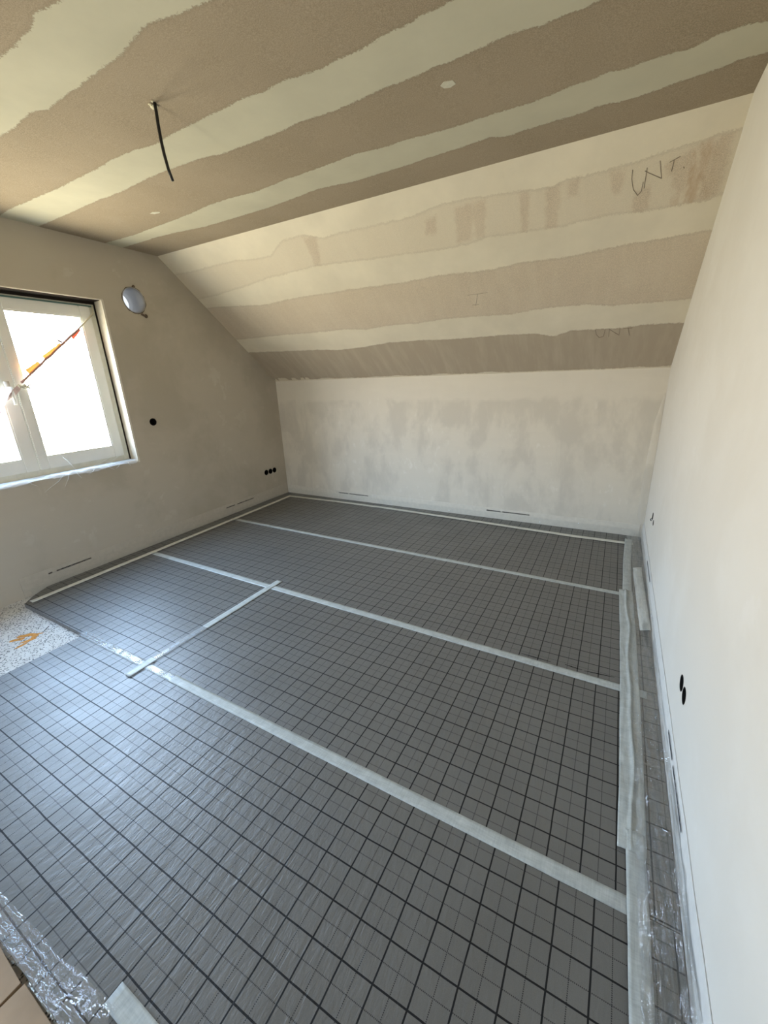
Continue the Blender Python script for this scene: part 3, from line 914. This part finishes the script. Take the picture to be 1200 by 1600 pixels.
# ------------------------------------------------------------------ flush socket boxes
def socket(x, y, z, r, sgn, depth, label, group=None, wires=False):
    """sgn: direction (in x) that points into the wall"""
    t = empty('socket_box', (x, y, z))
    tag(t, label, 'socket box', group)
    c = MB()
    n = 28
    prof = [(r + .0015, -0.0012), (r - .0025, -0.0012), (r - .003, depth - .004), (0.001, depth - .004), (0.001, depth), (r - .0004, depth), (r - .0004, 0.0)]
    vs = [(x + sgn * d, y + rr * math.cos(2 * math.pi * k / n), z + rr * math.sin(2 * math.pi * k / n)) for rr, d in prof for k in range(n)]
    fs = [(i * n + k, i * n + (k + 1) % n, (i + 1) * n + (k + 1) % n, (i + 1) * n + k) for i in range(len(prof) - 1) for k in range(n)]
    c.add(vs, fs)
    o = c.child('cup', M['black'], t)
    fix_normals(o)
    for q in (-1, 1):
        s = MB()
        s.tube([(x + sgn * (depth - .004), y + q * r * .6, z), (x + sgn * .02, y + q * r * .6, z)], .003, 8)
        s.child('screw_post', M['black'], t).parent = o
    if wires:
        w = MB()
        w.tube([(x + sgn * .03, y, z), (x, y - .004, z - .004), (x - sgn * .012, y - .008, z - .022), (x - sgn * .008, y - .012, z - .035)], .004, 7)
        w.child('wire_end', M['cable'], t, True)
    return t
LB = ['black socket hole in the gable wall between window and corner',
      'black socket hole of the low row of three, farthest from the corner',
      'black socket hole in the middle of the low row of three',
      'black socket hole of the low row of three, closest to the corner']
for (y, z), lb in zip(LEFT_BOXES, LB):
    socket(lw_x(y), y, z, 0.034, -1, 0.055, lb, 'socket holes in the gable wall')
RB = ['small socket hole in the white wall close to the back corner, upper of two',
      'small socket hole in the white wall close to the back corner, lower of two',
      'black socket hole in the white wall, farther of the pair near the foreground',
      'black socket hole in the white wall, nearer of the pair near the foreground']
for i, ((y, z, r), lb) in enumerate(zip(RIGHT_BOXES, RB)):
    socket(XR, y, z, r, 1, 0.055, lb, 'socket holes in the white wall', wires=(i == 0))

# ------------------------------------------------------------------ ceiling cable
cb = empty('ceiling_cable', (-1.068, 0.532, ceil_z(-1.068)))
tag(cb, 'short black cable end hanging from the flat ceiling', 'cable')
c = MB()
c.tube([(-1.066, .533, 2.660), (-1.065, .534, 2.618), (-1.066, .533, 2.572), (-1.065, .5335, 2.518), (-1.062, .535, 2.471), (-1.0565, .539, 2.417), (-1.047, .544, 2.375)],
       [.0066, .0066, .0066, .0066, .0066, .0064, .0062], 12)
c.child('sheath', M['cable'], cb, True)
c = MB()
for dx, dy, s in ((-.022, .010, .013), (-.030, .014, .010), (-.012, .016, .011), (-.020, -.004, .008), (.006, -.012, .006)):
    q = Vector((-1.068 + dx, .532 + dy, ceil_z(-1.068) - .002))
    vs = []
    for a in range(6):
        for b_ in (-1, 0, 1):
            rr = s * (1 if b_ == 0 else .6) * (1 + .3 * nz(a, b_, dx * 90))
            vs.append(q + Vector((rr * math.cos(a), rr * math.sin(a), b_ * s * .45)))
    fs = [(3 * a + j, 3 * ((a + 1) % 6) + j, 3 * ((a + 1) % 6) + j + 1, 3 * a + j + 1) for a in range(6) for j in range(2)]
    fs += [tuple(3 * a for a in range(6)), tuple(3 * a + 2 for a in range(6))[::-1]]
    c.add(vs, fs)
c.child('plaster_collar', M['chip'], cb)

# filler dabs on the flat ceiling
def dab(x, y, pts, label):
    mb = MB()
    z = ceil_z(x)
    top = [(x + a, y + b, ceil_z(x + a) - .0012) for a, b in pts]
    bot = [(x + a, y + b, ceil_z(x + a) + .002) for a, b in pts]
    k = len(pts)
    mb.add(top + bot, [tuple(range(k))] + [(i, (i + 1) % k, (i + 1) % k + k, i + k) for i in range(k)])
    tag(mb.build('filler_dab', M['dab'], (x, y, z)), label, 'filler dab')
M['dab'] = plain('filler', (0.60, 0.585, 0.49), 0.9, 0.1, 0.2)
dab(-2.20, 1.268, [(-.04, -.012), (.0, -.02), (.045, .004), (.03, .016), (-.02, .01)], 'small white filler dab on the ceiling close to the gable')
dab(0.029, 1.071, [(-.028, -.010), (-.008, -.026), (.026, -.016), (.03, .01), (.002, .02), (-.02, .012)], 'white filler dab on the ceiling with a thin tail')

# ------------------------------------------------------------------ grid mats
def grid_mat(poly, phase, label, h=0.03):
    """poly: corners (x, y) counter-clockwise, phase: where the printed grid has a crossing"""
    n = len(poly)
    ox, oy = phase
    top = [(x - ox, y - oy, 0.0) for x, y in poly]
    bot = [(x - ox, y - oy, -h) for x, y in poly]
    fs = [tuple(range(n)), tuple(range(2 * n - 1, n - 1, -1))] + [(i, i + n, (i + 1) % n + n, (i + 1) % n) for i in range(n)]
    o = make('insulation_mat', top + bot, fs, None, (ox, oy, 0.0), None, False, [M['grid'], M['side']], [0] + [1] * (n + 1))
    fix_normals(o)
    return tag(o, label, 'insulation mat', 'grid printed insulation mats')
grid_mat([(-2.085, -0.835), (1.118, -0.835), (1.118, 0.092), (-2.085, 0.092)], (0.0, 0.0), 'grey grid mat in front, wide sheet that shines below the window')
grid_mat([(-1.410, 0.095), (1.118, 0.095), (1.118, 1.098), (-1.410, 1.098)], (0.055, 0.002), 'grey grid mat right of the short cross tape, second row')
grid_mat([(-2.955, 0.105), (-1.413, 0.095), (-1.413, 1.098), (-3.150, 1.098), (-3.128, 0.33), (-3.04, 0.19)], (-1.982, 0.013), 'grey grid mat left of the short cross tape, next to the bare floor')
mat_row3 = grid_mat([(-3.150, 1.101), (1.118, 1.101), (1.118, 2.113), (-3.186, 2.113)], (0.062, 0.015), 'grey grid mat of the third row, behind the short cross tape')
grid_mat([(-3.186, 2.116), (1.118, 2.116), (1.118, 3.347), (-3.226, 3.347)], (0.035, 0.045), 'grey grid mat of the last row along the knee wall')

def tear(parent, pts):
    mb = MB()
    mb.tube([(x, y, .0008) for x, y in pts], [.0008] + [.0022] * (len(pts) - 2) + [.0008], 6)
    mb.child('foil_tear', M['black'], parent)
for pts in ([(.470, 1.141), (.54, 1.139), (.63, 1.138)], [(.70, 1.150), (.735, 1.145), (.785, 1.142)], [(.795, 1.140), (.86, 1.147), (.935, 1.155)],
            [(-2.03, 1.160), (-1.99, 1.163), (-1.95, 1.160)]):
    tear(mat_row3, pts)

# ------------------------------------------------------------------ edge strips with printing and film aprons
def wall_strip(name, pts, nrm, z0, z1, thick, seed):
    """foam strip along a polyline of (x, y); nrm points into the room"""
    rows = []
    n = len(pts)
    for i, (x, y) in enumerate(pts):
        w = 0.0015 * nz(i * .35, seed)
        zt = z1 + 0.006 * nz(i * .22, seed + 3)
        lean = 0.001 + 0.0015 * nz(i * .17, seed + 6)
        a = Vector((x, y, 0))
        q = Vector((nrm[0], nrm[1], 0))
        rows.append([a + q * (.001) + Vector((0, 0, z0)), a + q * (thick + abs(w)) + Vector((0, 0, z0)),
                     a + q * (thick + abs(w) + lean * .3) + Vector((0, 0, zt * .6)),
                     a + q * (.0022) + Vector((0, 0, zt)), a + q * (.0003) + Vector((0, 0, zt))])
    vs = [p for r in rows for p in r]
    m = 5
    fs = [(i * m + k, (i + 1) * m + k, (i + 1) * m + (k + 1) % m, i * m + (k + 1) % m) for i in range(n - 1) for k in range(m)]
    fs += [tuple(range(m)), tuple((n - 1) * m + k for k in range(m))[::-1]]
    return vs, fs

def lin(a, b, n):
    return [(a[0] + (b[0] - a[0]) * k / (n - 1), a[1] + (b[1] - a[1]) * k / (n - 1)) for k in range(n)]

def printing(mb, a, b, nrm, z, hgt, seed, dots=False):
    """a run of tiny printed letters between two points on the strip's face"""
    a, b = Vector((a[0], a[1], z)), Vector((b[0], b[1], z + 0))
    L = (b - a).length
    t = (b - a).normalized()
    q = Vector((nrm[0], nrm[1], 0))
    up = Vector((0, 0, 1))
    rnd = random.Random(seed)
    s = 0.0
    th = hgt * 0.22
    def bar(s0, s1, z0, z1):
        p = [a + t * s0 + up * z0, a + t * s1 + up * z0, a + t * s1 + up * z1, a + t * s0 + up * z1]
        mb.hexa([v for v in p] + [v + q * .0006 for v in p])
    while s < L - hgt * .6:
        w = hgt * rnd.uniform(.55, .8)
        k = rnd.randrange(5)
        bar(s, s + th, 0, hgt)
        if k in (0, 1, 3):
            bar(s + w - th, s + w, 0, hgt)
        if k in (0, 2, 3, 4):
            bar(s, s + w, hgt - th, hgt)
        if k in (1, 2, 4):
            bar(s, s + w, 0, th)
        if k in (0, 4):
            bar(s, s + w, hgt * .42, hgt * .42 + th)
        s += w + hgt * .22

def apron(fn, nu, nv, parent, mat='film_thin', name='film_apron'):
    vs, fs = grid_surface(nu, nv, fn)
    L = Vector(parent.location)
    return make(name, [Vector(v) - L for v in vs], fs, M[mat], (0, 0, 0), parent, True)

# left strip
def left_x(y):
    return lw_x(y)
r = empty('edge_strip', (left_x(1.7) + .01, 1.7, 0))
tag(r, 'pale foam edge strip along the foot of the gable wall', 'edge strip')
vs, fs = wall_strip('s', [(left_x(y), y) for _, y in lin((0, .17), (0, 3.335), 60)], (1, 0), -0.028, 0.135, 0.005, 1)
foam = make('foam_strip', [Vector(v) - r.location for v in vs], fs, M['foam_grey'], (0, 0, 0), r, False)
for y0, y1, s in ((0.36, .395, 1), (.42, .69, 2), (2.225, 2.365, 3), (2.40, 2.68, 4)):
    pm = MB()
    printing(pm, (left_x(y0) + .0072, y0), (left_x(y1) + .0072, y1), (1, 0), 0.094, 0.011, s)
    pm.child('printed_word', M['ink'], r).parent = foam
def ap(u, v):
    y = .20 + 2.94 * u
    x0 = left_x(y) + 0.009
    x1 = interp([(.13, -2.955), (1.1, -3.04), (3.2, -3.07)][0:3], y) if False else (-2.95 if y < .2 else -2.97 - .05 * min(1, (y - .2) / .9) - .02 * (y - 1.1) / 2.1 * (y > 1.1))
    x = x0 + (x1 - x0) * v
    z = 0.030 * (1 - v) ** 3.0 + 0.003 + 0.012 * max(0, ridged(y * 9, v * 2, 4)) * v * (1 - v) ** 2 * 4
    return Vector((x, y, max(z, .0022)))
apron(ap, 160, 10, r)
# back strip
r = empty('edge_strip', (-1.0, YB - .01, 0))
tag(r, 'white foam edge strip along the foot of the knee wall', 'edge strip')
vs, fs = wall_strip('s', lin((-3.215, YB - .002), (1.10, YB + .002), 80), (0, -1), -0.028, 0.112, 0.005, 2)
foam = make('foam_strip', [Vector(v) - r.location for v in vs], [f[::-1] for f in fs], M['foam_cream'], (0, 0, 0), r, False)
for x0, x1, s in ((-2.334, -2.181, 5), (-2.16, -1.875, 6), (-.348, -.193, 7), (-.173, .114, 8)):
    pm = MB()
    printing(pm, (x0, YB - .0085), (x1, YB - .0085), (0, -1), 0.078, 0.012, s)
    pm.child('printed_word', M['ink'], r).parent = foam
def ap(u, v):
    x = -3.19 + 4.26 * u
    y0 = YB - .011
    y1 = 3.12 + 0.03 * math.sin(1 + x * 1.1)
    y = y0 + (y1 - y0) * v
    z = 0.060 * (1 - v) ** 4 + 0.003 + 0.014 * max(0, ridged(x * 9, v * 2, 8)) * min(1, v * 5) * (1 - v) ** 2 * 1.6
    return Vector((x, y, max(z, .0022)))
apron(ap, 220, 12, r)
# right strip
r = empty('edge_strip', (XR - .01, 1.2, 0))
tag(r, 'white foam edge strip along the foot of the smooth right wall', 'edge strip')
vs, fs = wall_strip('s', lin((XR - .0008, -.86), (XR - .0008, 3.345), 90), (-1, 0), -0.028, 0.150, 0.005, 3)
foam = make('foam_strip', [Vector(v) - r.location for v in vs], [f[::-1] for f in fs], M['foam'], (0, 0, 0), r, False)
for y0, y1, s in ((.595, .748, 9), (.306, .571, 10), (2.129, 2.497, 11)):
    pm = MB()
    printing(pm, (XR - .0080, y1), (XR - .0080, y0), (-1, 0), 0.112, 0.011, s)
    pm.child('printed_word', M['ink'], r).parent = foam
def ap(u, v):
    y = -.84 + 4.16 * u
    x0 = XR - .009
    x = x0 + (1.005 - x0) * v
    fold = ridged(y * 2.4 + v * 1.6, v * 6.5 - y * 1.6, 3, 4) * (1.25 if y < .6 else .9)
    z = 0.075 * (1 - v) ** 5 + 0.004 + 0.032 * max(0, fold) * min(1, (1 - v) * 3) * min(1, v * 6 + .2) + .004 * max(0, ridged(y * 22, v * 9, 2, 2)) * min(1, (1 - v) * 4)
    x += .004 * nz(y * 14, v * 4, 2)
    return Vector((min(x, XR - .0088), y, max(z, .0022)))
apron(ap, 420, 22, r, 'film')

# ------------------------------------------------------------------ tapes
def tape(label, a, b, w, z=0.0012, mat='tape', wav=0.0015, nl=60, nw=5, zfn=None, group='tapes over the mat joints', name='joint_tape', seed=0.0, clear_to=None):
    a, b = Vector((a[0], a[1], 0)), Vector((b[0], b[1], 0))
    t = (b - a).normalized()
    s = Vector((-t.y, t.x, 0))
    mid = (a + b) / 2
    vs = []
    for k in range(nl):
        u = k / (nl - 1)
        c = a.lerp(b, u)
        off = wav * nz(u * 7, seed)
        for j in range(nw):
            q = j / (nw - 1) - .5
            ww = w * (1 + .03 * nz(u * 40, seed + j))
            if k in (0, nl - 1):
                c2 = c + t * (.004 * nz(j * 2.3, seed + k))
            else:
                c2 = c
            p = c2 + s * (q * ww + off)
            h = z + (zfn(u, q) if zfn else .0006 * (1 + nz(u * 30, q * 3, seed)))
            vs.append(p + Vector((0, 0, h)))
    m = len(vs)
    vs += [v - Vector((0, 0, .0005)) for v in vs]
    fs = [(k * nw + j, (k + 1) * nw + j, (k + 1) * nw + j + 1, k * nw + j + 1) for k in range(nl - 1) for j in range(nw - 1)]
    idx = []
    for k in range(nl - 1):
        for j in range(nw - 1):
            idx.append(1 if clear_to is not None and clear_to[0] <= k / (nl - 1) < clear_to[1] else 0)
    rim = [k * nw for k in range(nl)] + [(nl - 1) * nw + j for j in range(1, nw)] + [k * nw + nw - 1 for k in range(nl - 2, -1, -1)] + [j for j in range(nw - 2, 0, -1)]
    fs2 = [(rim[i], rim[(i + 1) % len(rim)], rim[(i + 1) % len(rim)] + m, rim[i] + m) for i in range(len(rim))]
    o = make(name, [v - mid for v in vs], [f[::-1] for f in fs] + fs2, None, tuple(mid), None, True, [M[mat], M['tape_clear']], idx + [0] * len(fs2))
    for p in list(o.data.polygons)[-len(fs2):]:
        p.use_smooth = False
    return tag(o, label, 'tape', group)
tape('milky tape over the joint between the last two rows of mats', (-3.0, 2.168), (1.02, 2.109), 0.050, seed=1)
tape('milky tape over the joint that the short cross tape runs up to', (-3.02, 1.132), (1.075, 1.083), 0.055, z=.0014, seed=2)
tape('milky tape over the front mat joint, crinkled near the bare floor', (-2.11, 0.103), (1.0, 0.098), 0.052, nl=160, seed=3,
     zfn=lambda u, q: .0008 + (.006 * max(0, ridged(u * 60, q * 2.5, 2)) * max(0, 1 - u / .42)), clear_to=(0, .30))
tape('short tape running across the second row between two mats', (-1.415, -0.005), (-1.418, 1.215), 0.053, z=.0045, seed=4, clear_to=(0.12, .42), nl=70,
     zfn=lambda u, q: .0008 + .003 * max(0, ridged(u * 25, q * 2, 2)) * max(0, 1 - u / .45))
tape('milky tape along the gable edge of the mats', (-2.935, 0.14), (-3.055, 3.215), 0.056, z=.0056, mat='tape_edge', seed=5, group='tapes along the mat edges', name='edge_tape')
# the tape along the knee wall bends a little: three lengths in one strip
def bent_tape(label, pts, w, z, seed, mat='tape', fold=0.0, nw=7, name='edge_tape'):
    P = [Vector((x, y, 0)) for x, y in pts]
    dense, wid = [], []
    for i in range(len(P) - 1):
        n = max(3, int((P[i + 1] - P[i]).length / .02))
        for k in range(n):
            dense.append(P[i].lerp(P[i + 1], k / n))
    dense.append(P[-1])
    mid = sum(dense, Vector()) / len(dense)
    vs = []
    for i, c in enumerate(dense):
        t = (dense[min(i + 3, len(dense) - 1)] - dense[max(i - 3, 0)]).normalized()
        s = Vector((-t.y, t.x, 0))
        for j in range(nw):
            q = j / (nw - 1) - .5
            ww = w * (1 + .04 * nz(i * .13, seed + j))
            h = z + .0008 * (1 + nz(i * .3, q * 3, seed))
            if fold:
                fq = .16 * nz(i * .06, seed + 9) + .02
                h += fold * max(0, 1 - abs(q - fq) / .11) * (0.35 + 0.65 * max(0, nz(i * .09, seed + 4) + .4))
                h += .0035 * max(0, ridged(i * .16, q * 3, seed, 2) - .2)
            vs.append(c + s * (q * ww) + Vector((0, 0, h)))
    m = len(vs)
    nl = len(dense)
    vs += [v - Vector((0, 0, .0005)) for v in vs]
    fs = [(k * nw + j, k * nw + j + 1, (k + 1) * nw + j + 1, (k + 1) * nw + j) for k in range(nl - 1) for j in range(nw - 1)]
    rim = [k * nw for k in range(nl)] + [(nl - 1) * nw + j for j in range(1, nw)] + [k * nw + nw - 1 for k in range(nl - 2, -1, -1)] + [j for j in range(nw - 2, 0, -1)]
    fs += [(rim[i], rim[(i + 1) % len(rim)], rim[(i + 1) % len(rim)] + m, rim[i] + m) for i in range(len(rim))]
    o = make(name, [v - mid for v in vs], fs, M[mat], tuple(mid), None, True)
    for p in list(o.data.polygons)[-len(rim):]:
        p.use_smooth = False
    fix_normals(o)
    return tag(o, label, 'tape', 'tapes along the mat edges')
bent_tape('milky tape along the knee wall edge of the mats', [(-3.06, 3.185), (-2.3, 3.215), (-1.58, 3.215), (-.75, 3.185), (0, 3.145), (.55, 3.120), (1.05, 3.128)], .056, .0052, 6, mat='tape_edge')
bent_tape('straight milky tape along the right edge beside the last row of mats', [(1.018, 3.235), (1.002, 2.70), (0.998, 2.10)], .056, .0046, 7, fold=.002)
bent_tape('wrinkled wide tape along the right edge, middle length', [(0.990, 2.165), (.998, 1.6), (1.002, 1.05), (1.002, .55), (.998, .262)], .084, .0060, 8, fold=.016, nw=17)
bent_tape('smooth wide tape along the right edge, nearest length', [(1.008, .335), (1.012, 0), (1.015, -.4), (1.015, -.835)], .056, .0085, 9, fold=.003)
bent_tape('milky tape on the film in front of the viewpoint', [(-.197, -.740), (.4, -.742), (.98, -.745)], .050, .0035, 10)
tp = tape('pale loose tape scrap lying beside the right edge tape', (1.066, 2.545), (1.088, 1.652), 0.055, z=.022, mat='tape_white', group=None, name='tape_scrap', seed=12,
          zfn=lambda u, q: .004 * nz(u * 9, q * 4, 3) + .016 * q + (.012 * (u < .06)))

# ------------------------------------------------------------------ film and cardboard at the near edge
fo = MB()
def ff(u, v):
    x = -1.35 + 1.22 * u
    y0 = -.785 + .03 * max(0, (x + .65) / .5) + .006 * nz(x * 9, 1)
    y1 = -.842 + .02 * nz(x * 4, 5) * (1 if x < -.4 else 0)
    y = y0 + (y1 - y0) * v
    f = ridged(x * 5 + v * .8, v * 1.6 + x * .6, 6, 4)
    z = .008 + .030 * max(0, f) * (1 - .3 * v) + .016 * math.exp(-((v - .14) / .10) ** 2) * (1 + .5 * nz(x * 7, 4)) + .012 * math.exp(-((v - .85) / .10) ** 2) * (1 + .6 * nz(x * 11, 2))
    return Vector((x + .006 * nz(x * 20, v * 3, 8), y, max(z, .0025)))
vs, fs = grid_surface(300, 32, ff)
fo.add(vs, fs)
film = fo.build('plastic_film', M['film'], (-.75, -.81, 0), None, True)
tag(film, 'crumpled clear plastic film over the near mat edge beside the cardboard', 'plastic film')

def sheet(name, poly, z, t, mat, label, cat, group=None):
    n = len(poly)
    c = Vector((sum(p[0] for p in poly) / n, sum(p[1] for p in poly) / n, z))
    vs = [Vector((x, y, z)) - c for x, y in poly] + [Vector((x, y, z + t)) - c for x, y in poly]
    fs = [tuple(range(n))[::-1], tuple(range(n, 2 * n))] + [(i, (i + 1) % n, (i + 1) % n + n, i + n) for i in range(n)]
    o = make(name, vs, fs, mat, tuple(c))
    bevel(o, .001, 1)
    return tag(o, label, cat, group)
sheet('cardboard_sheet', [(-1.75, -1.62), (-.452, -1.60), (-.449, -.93), (-.451, -.848), (-.70, -.838), (-1.2, -.838), (-1.75, -.845)], -.030, .022, M['card'],
      'brown cardboard left of the slit at the near edge', 'cardboard')
sheet('cardboard_sheet', [(-.447, -1.60), (1.0, -1.60), (1.0, -.858), (-.20, -.845), (-.442, -.843), (-.446, -.93)], -.030, .020, M['card'],
      'brown cardboard right of the slit at the near edge', 'cardboard')

# ------------------------------------------------------------------ foam residue on the bare floor
rnd = random.Random(5)
mb = MB()
def blob(cx, cy, rx, ry, ang, h):
    n, m = 14, 4
    vs, fs = [], []
    for j in range(m):
        f = math.cos(j / (m - 1) * math.pi / 2)
        for k in range(n):
            a = 2 * math.pi * k / n
            rr = 1 + .35 * nz(2.2 * math.cos(a), 2.2 * math.sin(a), cx * 50 + j * .2)
            px, py = rx * f * rr * math.cos(a), ry * f * rr * math.sin(a)
            vs.append((cx + px * math.cos(ang) - py * math.sin(ang), cy + px * math.sin(ang) + py * math.cos(ang), -.030 + h * math.sin(j / (m - 1) * math.pi / 2)))
    for j in range(m - 1):
        for k in range(n):
            fs.append((j * n + k, j * n + (k + 1) % n, (j + 1) * n + (k + 1) % n, (j + 1) * n + k))
    mb.add(vs, fs)
for cx, cy, rx, ry, an, h in ((-2.475, -.115, .040, .012, .95, .004), (-2.485, -.070, .042, .013, .8, .005), (-2.452, -.040, .040, .012, .3, .005),
                              (-2.410, -.045, .036, .012, -.9, .005), (-2.395, -.085, .040, .010, 1.2, .004), (-2.372, -.13, .034, .008, 1.7, .003), (-2.425, -.012, .025, .005, .7, .002)):
    blob(cx - .02, cy, rx * 1.1, ry * 1.35, an, h)
tag(mb.build('foam_residue', M['puffoam'], (-2.44, -.07, -.03)), 'orange-brown glue stain on the speckled bare floor under the window', 'glue residue')
mb = MB()
mb.tube([(-2.440, .008, -.0295), (-2.462, .035, -.0285), (-2.486, .060, -.0295)], [.002, .003, .0015], 6)
tag(mb.build('floor_splinter', M['grime'], (-2.46, .035, -.03)), 'thin dark splinter on the bare floor beside the orange stain', 'splinter')
